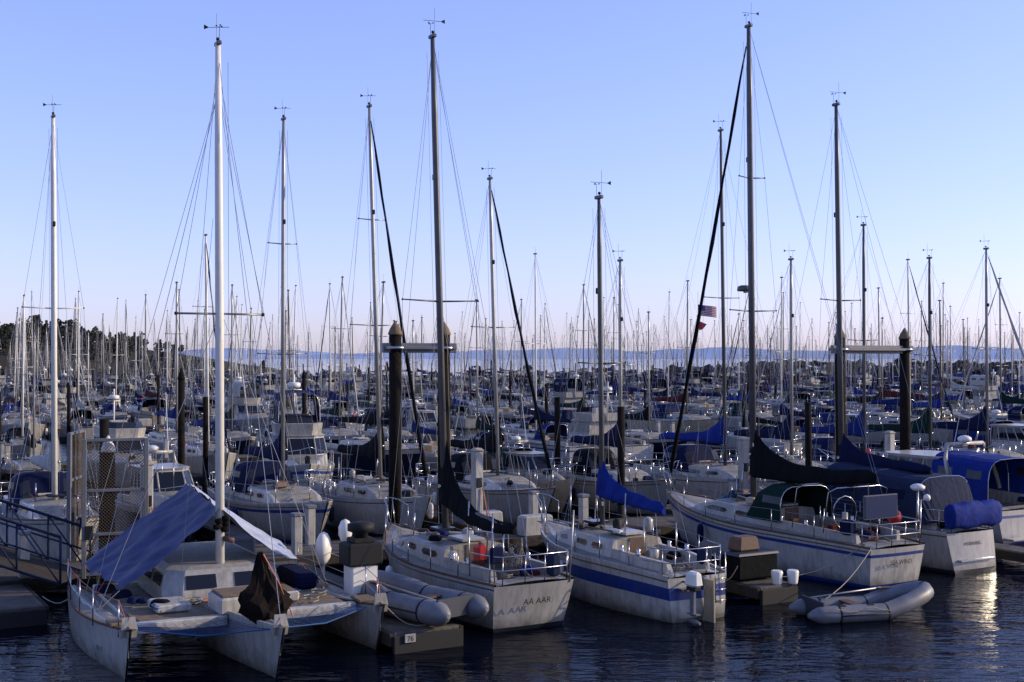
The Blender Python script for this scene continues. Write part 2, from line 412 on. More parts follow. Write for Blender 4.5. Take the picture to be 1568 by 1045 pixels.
def sloop(P,L=8,B=2.8,zb=1.35,zm=1.0,zs=1.0,tw=.7,style='plain',hc=.42,mast=.58,zt=13,boomz=None,cover='canvas_blue',covh=1.0,furl=None,
          spread=((.52,.8),),mm='alu',r=.075,lean=0,hd=True,c=(.07,.36,.74),wins=((.42,.53),(.56,.64)),dodg=None,rake=.9,srake=.15,xe=None,seed=0,ze=None,frac=1.0,cabw=None,railn=6,sag=0,ncl=0,h1=.34):
    H=Hull(L,B,zb,zm,zs,tw,rake=rake,srake=srake)
    hb=P('hull'); H.build(hb,S_LV,hull_mats(style),n=24 if hd else 12)
    H.deck(P('deck_and_cabin'),c[0],c[1],c[2],cabw or B*.62,hc,n=24 if hd else 12, rail='teak' if seed%3==1 else 'gelcoat')
    cb=P('deck_and_cabin')
    for a,b in wins: H.window(P('cabin_windows'),a,b)
    z1=H.s(c[1])+.03+H.ch(c[1]+.02)
    cb.box((L*c[1]+.45,0,z1+.11),(.8,.62,.07),'gelcoat')
    cb.box((L*c[1]-.012,0,z1-.25),(.03,.5,.55),'teak')
    cb.box((L*(c[2]-.16),0,H.s(c[2])+.03+H.ch(c[2]-.16)+.09),(.5,.5,.06),'clear_vinyl')
    if hd:
        for sd in (1,-1):
            y=sd*B*.62/2*.62; z=H.s(c[1])+hc+.16
            cb.path([(L*c[1]+.3,y,z-.03),(L*c[1]+.38,y,z+.03),(L*(c[2]-.2),y,z),(L*(c[2]-.18),y,z-.05)],.02,'teak',6)
            for k in range(2): winch(cb,L*(c[1]-.05-.1*k),sd*(min(B*.31,H.b(.2)-.28)-.06),H.s(.25)+.25)
            for t in (.02,.5,.93): cb.box((L*t+.1,sd*(H.b(t)-.06),H.s(t)+.09),(.2,.05,.04),'steel')
        cb.path([(L*.03,0,H.zs+.12),(L*.1,0,H.zs+.3),(L*.2,0,H.zs+.34)],.025,'teak',6,r1=.018)
        for sd in (1,-1): cb.path([H.pt(t,.93,sd,.008) for t in [k/16 for k in range(16)]],.016,'boot' if seed%2 else 'teak',4,cap=False)
    clutter(P('deck_clutter'),H,ncl or (16 if hd else 8),.03,.8)
    rails(P('lifelines_and_rails'),H,n=railn)
    fn=P('fenders')
    for k in range(3 if hd else 2):
        t=R.uniform(.2,.8); sd=R.choice((1,-1)); fender(fn,L*t,sd*(H.b(t)+.12),H.s(t)-.75,R.choice(['white_paint','white_paint','canvas_blue','rubber']))
    xm=L*mast; zc=H.s(mast)+.05+(H.ch(mast) if mast<c[2] else 0)
    bz=boomz or zc+.95
    rig(P,H,xm,zc,zt,m=mm,r=r,spread=spread,boomz=bz,xe=xe if xe is not None else L*.14,cover=cover,covh=covh,furl=furl,lean=lean,hd=hd,seed=seed,ze=ze,frac=frac,sag=sag,h1=h1)
    if dodg: dodger(P('dodger'),H,L*(c[1]-.06),L*(c[1]+.1),B*.33,H.s(c[1])+.2,hc+.55,dodg)
    return H

def powerboat(P,L=9,B=3.1,fly=False,canvas=None,seed=0,stripe='plain',archm=True):
    H=Hull(L,B,1.75,1.25,1.1,tw=.92,draft=.4,rake=1.3,srake=-.1,flare=.6,full=2.0,mid=.35)
    mats=hull_mats(stripe); H.build(P('hull'),S_LV,mats,n=16)
    H.deck(P('deck_and_cabin'),.04,.3,.84,B*.74,.5,n=16,front=.2)
    cb=P('deck_and_cabin'); z0=H.s(.5)+.45
    def ring(xa,xb,w,z,fr=.5):
        return [(xa,w,z),(xb-fr,w,z),(xb,w*.55,z),(xb,-w*.55,z),(xb-fr,-w,z),(xa,-w,z)]
    w=B*.35; xa=L*.3; xb=L*.64
    rr=[ring(xa,xb,w,z0-.3),ring(xa,xb-.08,w*.98,z0+.15),ring(xa,xb-.6,w*.9,z0+.8),ring(xa-.1,xb-.65,w*.93,z0+.84),ring(xa-.3,xb-.6,w*.95,z0+.92)]
    st=[cb.add(r) for r in rr]
    for i,(a,b) in enumerate(zip(st,st[1:])):
        for j in range(6):
            k=(j+1)%6; m='gelcoat'
            if i==1 and j!=5: m='glass'
            cb.face((a+j,a+k,b+k,b+j),m)
    cb.face([st[-1]+j for j in range(6)],'gelcoat')
    for p,q in zip(rr[1],rr[2]): cb.tube(p,q,.035,'gelcoat',n=5)
    for f in (.25,.5,.75):
        for sd in (0,1):
            p=V(rr[1][0 if sd==0 else 5]).lerp(V(rr[1][1 if sd==0 else 4]),f); q=V(rr[2][0 if sd==0 else 5]).lerp(V(rr[2][1 if sd==0 else 4]),f); cb.tube(p,q,.03,'gelcoat',n=4)
    zt=z0+.92
    if fly:
        xa2,xb2=xa-.2,xb-1.0
        rr=[ring(xa2,xb2,w*.85,zt),ring(xa2,xb2+.15,w*.9,zt+.5),ring(xa2,xb2+.1,w*.86,zt+.52)]
        cb.loft(rr,'gelcoat',closed=True)
        r2=[ring(xa2+.6,xb2+.1,w*.84,zt+.5),ring(xa2+.7,xb2-.25,w*.74,zt+.85)]
        cb.loft([r[1:5] for r in r2],'clear_vinyl')
        cb.box((xa2+.9,0,zt+.5),(.5,.9,.7),'canvas_white')
        if canvas: canopy(P('canvas_top'),xa2,xb2-.1,w*.8,w*.78,zt+.6,1.3,1.25,canvas,win='clear_vinyl')
        cb.tube((xa2-.05,0,zt),(xa2-.25,0,zt+2.6),.05,'white_paint',n=6); cb.tube((xa2-.2,-.35,zt+1.9),(xa2-.2,.35,zt+1.9),.03,'white_paint',n=5)
        cb.path([(xa2-.22,0,zt+2.0),(xa2-.22,0,zt+2.05),(xa2-.22,0,zt+2.2),(xa2-.22,0,zt+2.24)],.3,'white_paint',10,rs=[.25,.3,.3,.2])
    else:
        if archm:
            for sd in (1,-1): cb.path([(xa-.8,sd*w*1.1,z0-.2),(xa-.5,sd*w,z0+.9),(xa-.35,sd*w*.8,z0+1.35)],.07,'gelcoat',6)
            cb.path([(xa-.35,w*.8,z0+1.35),(xa-.35,-w*.8,z0+1.35)],.07,'gelcoat',6)
            cb.ball((xa-.35,0,z0+1.5),.24,'white_paint',10,(1,1,.55))
            cb.tube((xa-.4,.6,z0+1.3),(xa-1.0,.65,z0+3.6),.015,'white_paint',n=4)
    if canvas and not fly: canopy(P('canvas_top'),L*.05,xa+.1,B*.42,B*.37,H.s(.1)+.2,1.35,1.45,canvas,win='clear_vinyl')
    rb=P('rails')
    for sd in (1,-1):
        up=[V((H.L*t,sd*(H.b(t)-.06),H.s(t)+.55+.1*t)) for t in (.35,.5,.65,.8,.92)]
        rb.path([V((H.L*.32,sd*(H.b(.3)-.06),H.s(.3)))]+up+[V((H.L+.05,0,H.s(1)+.7))],.016,'steel',5)
        for p in up[1:]: rb.tube(p,(p.x,p.y,p.z-.62),.013,'steel',n=4)
    P('hull').box((-.2,0,.22),(.5,B*.8,.06),'gelcoat')
    clutter(P('deck_clutter'),H,9,.05,.95)
    return H

# ------------------------------------------------------------------ marina grid
TH=math.radians(30)
hx,hy=-math.sin(TH),math.cos(TH)       # bow direction of the first row
def P2(u,v): return (u*hy+v*hx, u*-hx+v*hy)
RZ_A=math.atan2(hy,hx); RZ_B=RZ_A+math.pi

# --- foreground sloop A -------------------------------------------------
P=Parts(); H=sloop(P,L=7.7,B=2.75,zb=1.45,zm=1.05,zs=1.05,tw=.74,style='plain',hc=.45,mast=.56,zt=14.0,boomz=2.45,cover='canvas_black',covh=1.35,
    spread=((.47,1.05),),mm='mast_grey',r=.085,lean=.38,xe=.9,seed=1,ze=2.1,srake=.28,wins=((.41,.52),(.56,.62),(.655,.70)),sag=.22,ncl=26)
cb=P('deck_gear')
cb.box((1.5,.55,1.55),(.3,.24,.36),'red',ch=.05); cb.box((1.5,.55,1.77),(.12,.05,.06),'red'); 
for k in range(26):
    a=R.random()*6.3; r=.3; cb.path([(1.0+r*math.cos(a),-.1+r*math.sin(a),1.3),(1.0+.15*math.cos(a+1),-.1+.15*math.sin(a+1),1.3+R.uniform(.2,.5)),(1.0+r*math.cos(a+2.2),-.1+r*math.sin(a+2.2),1.3)],.008,'teak' if k%2 else 'rope',3)
cb.box((.35,-.7,1.35),(.3,.25,.5),'canvas_slate',ch=.05); cb.tube((.0,-.9,1.0),(-.1,-.95,2.6),.02,'alu',n=6)
cb.tube((.2,.9,1.1),(.2,.95,2.2),.016,'steel',n=5); cb.tube((.2,.95,2.2),(1.2,1.0,2.15),.016,'steel',n=5); cb.tube((1.2,1.0,2.15),(1.25,.95,1.1),.016,'steel',n=5)
cb.box((0.2,.85,1.7),(.12,.3,.35),'canvas_navy',ch=.05)
eA=P.emit('moored_sailboat',(.5,27.3,0),RZ_A)
lettering('AA AAR',eA,(-.09,0,.62),(math.radians(105),0,math.radians(-90)),.2)
# --- foreground sloop B -------------------------------------------------
P=Parts(); H=sloop(P,L=6.9,B=2.5,zb=1.5,zm=1.12,zs=1.0,tw=.68,style='blueband',hc=.42,mast=.56,zt=10.1,boomz=2.5,cover='canvas_royal',covh=.65,
    spread=((.5,.72),),mm='mast_grey',r=.065,lean=.1,xe=1.3,seed=2,ze=2.35,srake=-.05,wins=((.40,.475),(.5,.575),(.63,.68)),c=(.05,.34,.76),ncl=22)
cb=P('outboard_motor'); outboard(cb,-.38,.45,.75); cb.box((-.12,.45,.75),(.25,.3,.06),'steel')
cb=P('rudder'); cb.box((-.28,-.12,.2),(.42,.06,1.5),'gelcoat_cream',ch=.02,taper=.8); cb.box((-.1,-.12,.85),(.12,.1,.3),'steel')
cb=P('boarding_ladder')
for y in (-.75,-.45): cb.tube((-.08,y,1.5),(-.1,y,.35),.014,'steel',n=5)
for z in (.4,.65,.9,1.15): cb.tube((-.1,-.75,z),(-.1,-.45,z),.014,'steel',n=5)
cb=P('deck_gear'); cb.box((.5,-.6,1.35),(.3,.3,.4),'canvas_slate',ch=.06)
cb.tube((2.6,.3,1.7),(3.1,.35,1.72),.06,'white_paint',n=8)
eB=P.emit('moored_sailboat',(4.25,28.5,0),RZ_A)
lettering('KITTY',eB,(-.09,-.35,.80),(math.radians(91),0,math.radians(-90)),.17,'gelcoat_cream')
# --- sloop C -------------------------------------------------------------
P=Parts(); H=sloop(P,L=10,B=3.0,zb=1.6,zm=1.15,zs=1.05,tw=.66,style='bluecove',hc=.45,mast=.565,zt=16.0,boomz=2.5,cover='canvas_black',covh=1.0,h1=.5,
    spread=((.4,.9),(.68,.5)),mm='mast_grey',r=.095,lean=.15,xe=.75,seed=4,ze=2.75,furl='canvas_black',dodg='canvas_green',c=(.07,.4,.76),wins=((.44,.55),(.58,.68)),sag=.12,ncl=26)
cb=P('solar_panel'); cb.box((-.05,.7,2.15),(.05,1.2,.62),'mast_grey',ch=.006)
cb.box((-.08,.7,2.15),(.02,1.15,.57),'solar',ch=.004); cb.tube((0,.7,1.6),(0,.7,1.95),.02,'steel',n=6)
cb=P('radar'); cb.tube((5.7,.05,8.0),(6.0,.05,8.0),.04,'alu',n=6); cb.path([(6.0,.05,8.02),(6.0,.05,8.05),(6.0,.05,8.16),(6.0,.05,8.2)],.3,'mast_grey',12,rs=[.2,.22,.2,.1])
cb=P('stern_antennas'); 
for y,h in ((-.9,2.5),(-1.0,2.2)): cb.tube((.15,y,1.2),(.15,y,h),.025,'steel',n=6)
cb.ball((.15,-.9,2.55),.2,'white_paint',10,(1,1,.5)); cb.ball((.15,-1.25,2.25),.1,'white_paint',8)
cb.tube((.15,-1.0,2.2),(.15,-1.3,2.2),.02,'steel',n=5)
cb=P('bimini_frame')
for x in (1.6,2.8): cb.path([(x,1.1,1.3),(x-.2,1.1,2.4),(x-.2,.8,2.5),(x-.2,-.8,2.5),(x-.2,-1.1,2.4),(x,-1.1,1.3)],.016,'steel',5)
cb=P('deck_gear'); cb.ball((.5,-.4,1.75),.2,'red',8,(1,1,1.1)); cb.box((1.0,.8,1.5),(.4,.3,.4),'canvas_navy',ch=.06)
cb.path([(1.9,.45*math.cos(a*.524),1.75+.45*math.sin(a*.524)) for a in range(13)],.018,'steel',5); cb.tube((1.9,0,1.0),(1.9,0,1.75),.08,'gelcoat',n=8)
eC=P.emit('moored_sailboat',(10.1,32.5,0),RZ_A)
lettering('SEA WIND',eC,(-.09,0,.62),(math.radians(98),0,math.radians(-90)),.17)
# --- sloop D -------------------------------------------------------------
P=Parts(); H=sloop(P,L=8.8,B=2.75,zb=1.55,zm=1.1,zs=1.1,tw=.7,style='plain',hc=.45,mast=.56,zt=14.0,boomz=2.7,cover='canvas_navy',covh=.7,
    spread=((.5,.85),),mm='mast_grey',r=.085,lean=.2,xe=1.4,seed=6,wins=((.44,.6),),srake=-.2)
cb=P('cockpit_enclosure'); canopy(cb,.9,4.6,1.15,1.2,1.25,1.35,1.5,'canvas_slate',win='canvas_navy')
cb.loft([arch(.9,1.15,1.25,1.35),[(.55,1.1*math.cos(math.pi*j/12),1.3+.05*math.sin(math.pi*j/12)) for j in range(13)]],'canvas_slate')
cb=P('covered_outboard_bag'); rings=[]
for i in range(21):
    y=-1+2*i/20; e=1-.12*abs(y)**4
    rings.append([(-.12+.2*math.cos(a*.3927)*e*(1+.16*noise.noise(V((y*3,a*.7,0)))), y, 1.6+(.36+.07*noise.noise(V((y*2,5,0))))*math.copysign(abs(math.sin(a*.3927))**.5,math.sin(a*.3927))*e+.05*noise.noise(V((y*5,a*.9,2)))) for a in range(16)])
st=cb.loft(rings,'canvas_royal',closed=True,sm=True); cb.face([st[0]+j for j in range(16)],'canvas_royal'); cb.face([st[-1]+j for j in range(16)],'canvas_royal')
cb=P('transom_platform'); cb.box((-.15,0,.35),(.3,1.4,.05),'steel')
eD=P.emit('moored_sailboat',(12.9,35,0),RZ_A)
lettering('MORNING',eD,(-.13,0,.75),(math.radians(83),0,math.radians(-90)),.14)
# --- motor cruiser at the right edge -------------------------------------
P=Parts(); powerboat(P,L=9.5,B=3.2,canvas='canvas_royal',stripe='bluecove'); x,y=P2(34.6,26.5); P.emit('motor_cruiser',(x,y,0),RZ_A)

# ------------------------------------------------------------------ trimaran
P=Parts(); T=math.radians(28)
hb=P('main_hull'); hb.off=V((-8.5,0,0)); Hm=Hull(8.5,1.3,.98,.9,.85,tw=.6,draft=.5,rake=.45,srake=.1,flare=.35,full=1.7)
W='gelcoat_hull'; tm=['boot','boot','boot',W,W,W,W,W,W,W]
Hm.build(hb,S_LV,tm,n=22); Hm.deck(hb,.97,.975,.98,.3,.02,n=22)
for sd,nm in ((1,'port_float_hull'),(-1,'starboard_float_hull')):
    b=P(nm); b.off=V((-7.9,sd*2.5,0)); Ha=Hull(6.6,.82,.95,.72,.7,tw=.35,draft=.35,rake=.4,srake=.3,flare=.3,full=1.7)
    Ha.build(b,S_LV,tm,n=20); Ha.deck(b,.97,.975,.98,.2,.02,n=20,rail='teak')
    b.box((5.5,0,.93),(.55,.4,.06),'plywood',ch=.01); b.off=V((0,0,0))
wd=P('wing_deck')
for sd in (1,-1):
    wd.box((-4.5,sd*1.35,.78),(4.3,1.75,.1),'gelcoat',mtop='deck')
    wd.box((-2.3,sd*1.35,.80),(.22,1.8,.2),'gelcoat'); wd.box((-6.8,sd*1.35,.80),(.22,1.8,.2),'gelcoat')
    wd.box((-2.65,sd*1.35,.862),(.4,1.5,.05),'plywood')
    for k in range(4): wd.box((-3.05-.22*k,sd*1.6,.85),(.19,1.1,.035),'plywood')
wd.box((-2.7,-.15,1.06),(1.0,.9,.34),'gelcoat',ch=.04,mtop='deck'); wd.box((-2.7,-.15,1.25),(.85,.76,.05),'plywood')
wd.box((-3.6,.9,.98),(1.1,.8,.22),'gelcoat',ch=.03,mtop='plywood'); wd.box((-3.5,-1.3,.96),(.9,.7,.16),'gelcoat',ch=.03)
wd.box((-5.2,1.95,1.0),(1.6,.5,.36),'canvas_navy',ch=.08)
cab=P('cabin')
def cring(z,x0,x1,w,c=.35): return [(x0,w-c*.3,z),(x0+.1,w,z),(x1-c,w,z),(x1,w-c,z),(x1,-w+c,z),(x1-c,-w,z),(x0+.1,-w,z),(x0,-w+c*.3,z)]
rr=[cring(.85,-7.9,-3.9,1.3),cring(1.12,-7.9,-3.98,1.27),cring(1.42,-7.9,-4.12,1.2),cring(1.5,-7.88,-4.2,1.16),cring(1.56,-7.8,-4.4,1.0)]
st=cab.loft(rr,'gelcoat',closed=True); cab.face([st[-1]+j for j in range(8)],'deck')
for sd in (1,-1):
    for xa,xb in ((-5.3,-4.55),(-6.3,-5.5),(-7.3,-6.5)):
        cab.loft([[(xa-.03,sd*1.268,1.14),(xb+.03,sd*1.268,1.14)],[(xa-.03,sd*1.211,1.41),(xb+.03,sd*1.211,1.41)]],'alu')
        cab.loft([[(xa,sd*1.270,1.165),(xb,sd*1.270,1.165)],[(xa,sd*1.222,1.385),(xb,sd*1.222,1.385)]],'glass')
    cab.loft([[(-3.965,sd*.2,1.14),(-3.965,sd*.85,1.14)],[(-4.1,sd*.2,1.41),(-4.1,sd*.83,1.41)]],'glass')
mst=P('mast'); mb=mst
mb.path([(-4.5,0,1.5),(-4.5,-.03,7),(-4.5,-.06,10.5),(-4.5,-.08,12.8)],.085,'white_paint',12,rs=[.1,.095,.085,.06]); masthead(mb,-4.5,-.08,12.8)
rg=P('rigging')
for sd in (1,-1):
    tip=(-4.55,sd*.95,6.95); mb.tube((-4.5,0,6.95),tip,.026,'alu',n=6); mb.ball(tip,.045,'rubber',6)
    rg.path([(-4.5,-.06,12.2),tip,(-4.5,-.0,1.8)],.006,'wire',3,cap=False)
    rg.tube((-4.5,-.06,11.8),(-5.3,sd*2.5,.8),.0065,'wire',n=4,cap=False); rg.tube((-4.5,0,7),(-4.6,sd*2.5,.8),.0065,'wire',n=4,cap=False)
    rg.tube((-4.5,-.06,11.8),(-7.5,sd*2.5,.8),.006,'wire',n=4,cap=False)
rg.tube((-4.45,-.06,12.4),(-.15,0,1.0),.007,'wire',n=4,cap=False); rg.tube((-4.6,-.06,12.7),(-8.4,0,1.0),.006,'wire',n=4,cap=False)
rg.tube((-4.35,.1,12.4),(-4.3,.15,2.0),.005,'rope',n=3,cap=False); rg.tube((-4.4,-.2,9),(-3.2,-1.2,.9),.005,'rope',n=3,cap=False)
for k in range(5): mb.ball((-4.4+.05*R.random(),R.uniform(-.14,.14),2.3+.06*k),.09,'bag',6,(1,1.2,.8))
mb.tube((-4.42,.06,2.1),(-4.3,.25,2.05),.06,'teak',n=8)
P('boom').tube((-4.6,0,2.62),(-7.6,0,2.95),.05,'alu',n=8)
def tarp(mb,m,side,x0,x1,ye0,ye1,ze0,ze1,zr0,zr1,n=36,k=24,bulge=.1):
    rings=[]
    for i in range(n+1):
        f=i/n; xr=x0+(x1-x0)*f; ring=[]
        for j in range(k+1):
            g=j/k; ye=ye0+(ye1-ye0)*f; ze=ze0+(ze1-ze0)*f; zr=zr0+(zr1-zr0)*f
            scal=.16*abs(math.sin(f*math.pi*3))*g**2
            z=zr+(ze-zr)*g - bulge*math.sin(math.pi*g)*(.6+.4*math.sin(f*5)) + .09*noise.noise(V((xr*2.2,g*4,side)))+.05*noise.noise(V((xr*5+g*7,g*3,side)))+.02*math.sin(g*9+f*14)*g+scal*.6
            ring.append((xr+.35*g*(f-.5),side*(.04+(ye-.04)*g-scal*.5),z))
        rings.append(ring)
    mb.loft(rings,m,sm=True)
    return rings
t1=tarp(P('boom_tent_tarp'),'tarp',-1,-4.35,-7.4,2.1,2.55,1.15,1.25,2.72,3.02,bulge=.08)
t2=tarp(P('boom_tent_tarp'),'tarp_sunlit',1,-4.35,-7.4,1.9,2.2,1.35,1.5,2.70,3.0,bulge=.16)  # sunward half of the one tarp, given the painted sunlit copy
for rr in (t1,t2):
    for i in (0,12,24,36):
        p=V(rr[i][-1]); rg.tube(p,(p.x,math.copysign(2.5,p.y),.8),.008,'orange' if i%24 else 'rope',n=3)
bg=P('jib_bag'); rings=[]
for i,(z,w) in enumerate(((.72,.03),(.85,.16),(1.0,.33),(1.15,.46),(1.32,.5),(1.48,.4),(1.62,.26),(1.8,.17),(2.0,.11),(2.2,.04))):
    rings.append([(-1.1-.35*(z-1)+w*.55*math.cos(a*math.pi/8)*(1+.3*math.sin(a*2.4+i)), w*math.sin(a*math.pi/8)*(1+.2*math.sin(a*3+i*1.3)) , z+.05*math.sin(a*2.1+i)) for a in range(16)])
bg.loft(rings,'bag',closed=True); 
rg.path([(-1.3,0,2.2),(-1.2,.3,1.6),(-1.0,.5,1.0)],.012,'orange',4)
nt=P('bow_netting')
for sd in (1,-1):
    a0=V((-.5,sd*.12,.92)); a1=V((-2.25,sd*.5,.85)); b0=V((-1.75,sd*2.3,.88)); b1=V((-2.25,sd*2.2,.85))
    for i in range(11):
        f=i/10; nt.path([a0.lerp(a1,f),a0.lerp(a1,f).lerp(b0.lerp(b1,f),.5)+V((0,0,-.1)),b0.lerp(b1,f)],.004,'rope_blue',n=3)
        nt.path([a0.lerp(b0,f),a0.lerp(b0,f).lerp(a1.lerp(b1,f),.5)+V((0,0,-.07)),a1.lerp(b1,f)],.004,'rope_blue',n=3)
    nt.path([a0,a0.lerp(b0,.5)+V((0,0,-.12)),b0],.014,'rope_blue',4)
rl=P('rails')
for sd in (1,-1):
    pts=[(-1.9,sd*2.6),(-3.2,sd*2.85),(-4.6,sd*2.88),(-6,sd*2.85),(-7.4,sd*2.7)]
    for x,y in pts: rl.tube((x,y,.75),(x,y,1.45),.014,'steel',n=5)
    for z in (1.1,1.43): rl.path([(x,y,z) for x,y in pts],.009,'orange' if z>1.3 and sd<0 else 'wire',4)
    rl.path([(-1.9,sd*2.6,1.43),(-1.4,sd*2.5,.95)],.012,'orange',4)
for k in range(14):
    x=-2.5-R.random()*2.5; y=R.uniform(-2.2,2.2)
    rl.path([(x+.16*math.cos(a*.85),y+.16*math.sin(a*.85),.93+a*.008) for a in range(14)],.013,R.choice(['rope','rope','rope_blue','orange']),4)
for k in range(9):
    x=-3.2-R.random()*3; y=R.choice((-1,1))*R.uniform(1.4,2.3); s=R.uniform(.12,.3)
    wd.box((x,y,.93+s*.3),(s*1.5,s,s*.6),R.choice(['canvas_navy','rubber','plywood','canvas_black','teak']),rz=R.random()*3,ch=.05,taper=.85)
eT=P.emit('trimaran',(-4.2,22.9,0),math.atan2(-math.cos(T),math.sin(T)))
lettering('TRI 9',eT,(-2.1,-2.93,.5),(math.radians(86),0,math.radians(10)),.13,'boot')

# ------------------------------------------------------------------ inflatables
def dinghy(L=2.8,W=1.35,r=.2,tube='hypalon',inner='hypalon_dark',oar=True,rise=.22):
    P=Parts(); t=P('inflatable_tube'); y=W/2-r; pts=[];rs=[]
    pts+= [(-.34,y,.22),(-.22,y,.22),(-.1,y,.22)]; rs+=[.05,r*.62,r*.9]
    for x in (0,.4,.8,1.2,1.6): pts.append((x,y,.22)); rs.append(r)
    for i in range(1,10):
        a=math.pi*i/10; pts.append((1.6+(L-1.6-r)*math.sin(a),y*math.cos(a),.22+rise*math.sin(a))); rs.append(r)
    for x in (1.6,1.2,.8,.4,0): pts.append((x,-y,.22)); rs.append(r)
    pts+=[(-.1,-y,.22),(-.22,-y,.22),(-.34,-y,.22)]; rs+=[r*.9,r*.62,.05]
    t.path(pts,r,tube,14,rs=rs)
    for q in (pts[4:8],pts[-8:-4]): t.path([(p[0],p[1]+math.copysign(r*.98,p[1]),p[2]) for p in q],.02,'rubber',5)
    for i in (4,7,12,17,20):
        p=V(pts[i]); d=(V(pts[i+1])-V(pts[i-1])).normalized(); t.path([p-d*.03,p+d*.03],r*1.012,'rubber',14)
    f=P('floor'); f.box((.95,0,.12),(1.9,W-2*r,.06),inner); f.box((.02,0,.3),(.06,W-2*r+.05,.42),inner); f.box((1.0,0,.36),(.25,W-2*r+.1,.04),'teak')
    if oar: P('oar').tube((.1,y-.1,.45),(2.0,y-.05,.6),.02,'alu',n=6); P('oar').box((2.1,y-.05,.6),(.4,.14,.02),'teak')
    for x in (.5,1.2):
        for s in (1,-1): t.box((x,s*(W/2-r*.9),.41),(.16,.1,.03),'rubber')
    t.path([(x,-(W/2+.0),.34+.05*math.sin(x*7)) for x in [k*.2 for k in range(9)]],.01,'rope',4)
    return P
x,y=P2(12.05,23.15); e=dinghy(3.2,1.6,.26).emit('inflatable_dinghy',(x,y,.48),RZ_A+.25)
e=dinghy(3.1,1.35,.2,rise=.36).emit('inflatable_dinghy',(6.9,28.6,-.05),math.radians(14)); 

# ------------------------------------------------------------------ docks
def dock(v,u0,u1,fing,width=2.2,near=False):
    P=Parts(); d=P('main_walkway'); g=P('dock_boxes_and_pedestals')
    seg=8.0; u=u0
    while u<u1:
        c=P2(u+seg/2,v); d.box((c[0],c[1],.3),(seg-.06,width,.32),'concrete',rz=TH,ch=.02)
        for s in (1,-1):
            q=P2(u+seg/2,v+s*(width/2+.06)); d.box((q[0],q[1],.34),(seg-.04,.1,.28),'dockwood',rz=TH,ch=.01)
        u+=seg
    f=P('slip_fingers')
    for uu,w,s,L in fing:
        c=P2(uu,v+s*(width/2+.13+L/2)); f.box((c[0],c[1],.26),(w,L,.3),'concrete',rz=TH,ch=.02)
        for k in (1,-1):
            q=P2(uu+k*(w/2+.05),v+s*(width/2+.13+L/2)); f.box((q[0],q[1],.26),(.09,L,.26),'dockwood',rz=TH,ch=.01)
        q=P2(uu,v+s*(width/2+.13+L+.06)); f.box((q[0],q[1],.1),(w*1.05,.1,.5),'float',rz=TH,ch=.01)
        q=P2(uu+.9,v+s*.8); g.box((q[0],q[1],.46+.55),(.25,.25,1.1),'gelcoat',rz=TH,ch=.03); g.box((q[0],q[1],1.6),(.3,.3,.1),'hypalon',rz=TH,ch=.03)
        if R.random()<.6: q=P2(uu-.9,v+s*.8); g.box((q[0],q[1],.46+.32),(1.1,.55,.64),R.choice(['gelcoat','canvas_slate','gelcoat_cream']),rz=TH,ch=.05,taper=.93)
        if R.random()<.5:
            q=P2(uu+R.uniform(-2,2),v+s*.7); g.box((q[0],q[1],.46+.2),(.5,.4,.4),R.choice(['canvas_blue','rubber','plywood','red']),rz=R.random()*3,ch=.05)
    P.emit('floating_dock',(0,0,0),0)
f1=[(4.1,1.6,-1,3.2),(11.3,1.5,-1,9.7),(20.9,1.1,-1,9.6),(31.0,.9,-1,9.5),(39.5,.9,-1,9.5)]+[(u,.9,1,9.5) for u in (12.3,20,28.4,36.8,45.2,53.6)]
dock(34,-16,75,f1)

def pile_mesh(h,r=.19,capm='hypalon',cone=True):
    mb=MB()
    mb.path([(0,0,-1.5),(0,0,.3),(0,0,.9)],r,'pile_low',12,rs=[r*1.1,r*1.12,r*1.03]); mb.path([(0,0,.9),(.01,0,h*.5),(0,.01,h)],r,'pile',12,rs=[r*1.02,r,r*.96])
    if cone: mb.path([(0,0,h),(0,0,h+.05),(0,0,h+.2),(0,0,h+.42)],r,capm,12,rs=[r*1.08,r*1.1,r*.8,.02])
    return mb.mesh('piling')
pm=[pile_mesh(6.7,.2,'canvas_tan'),pile_mesh(5.2,.13,'pile'),pile_mesh(4.3,.13,cone=False),pile_mesh(3.6,.17,'white_paint')]
def pile_pair(x0,y0,x1,y1,name='piling_frame'):
    e=link(name,None,None,((x0+x1)/2,(y0+y1)/2,0))
    dx,dy=(x1-x0)/2,(y1-y0)/2
    link('piling',pm[0],e,(-dx,-dy,0)); link('piling',pm[0],e,(dx,dy,0))
    mb=MB(); L=math.hypot(dx,dy)*2+.8; mb.box((0,0,6.3),(L,.16,.3),'hypalon',rz=math.atan2(dy,dx)); mb.box((0,0,6.3),(L-.1,.5,.1),'hypalon',rz=math.atan2(dy,dx))
    for s in (1,-1):
        mb.path([(s*dx+.27*math.cos(a*.6283),s*dy+.27*math.sin(a*.6283),6.3) for a in range(11)],.06,'steel',6)
    link('crossbeam',mb.mesh('crossbeam'),e)
pile_pair(-3.58,38,-2.12,38.6); pile_pair(11.9,45,14.75,46.6)
for (u,v,k) in ((7.4,35.4,2),(24.8,35.4,2),(33.5,35.4,2),(50,35.4,1),(12.2,45.3,1),(28.4,45.3,2),(45.2,45.3,1),(6.9,32.5,3)):
    x,y=P2(u,v); link('dock_piling',pm[k],None,(x,y,0))

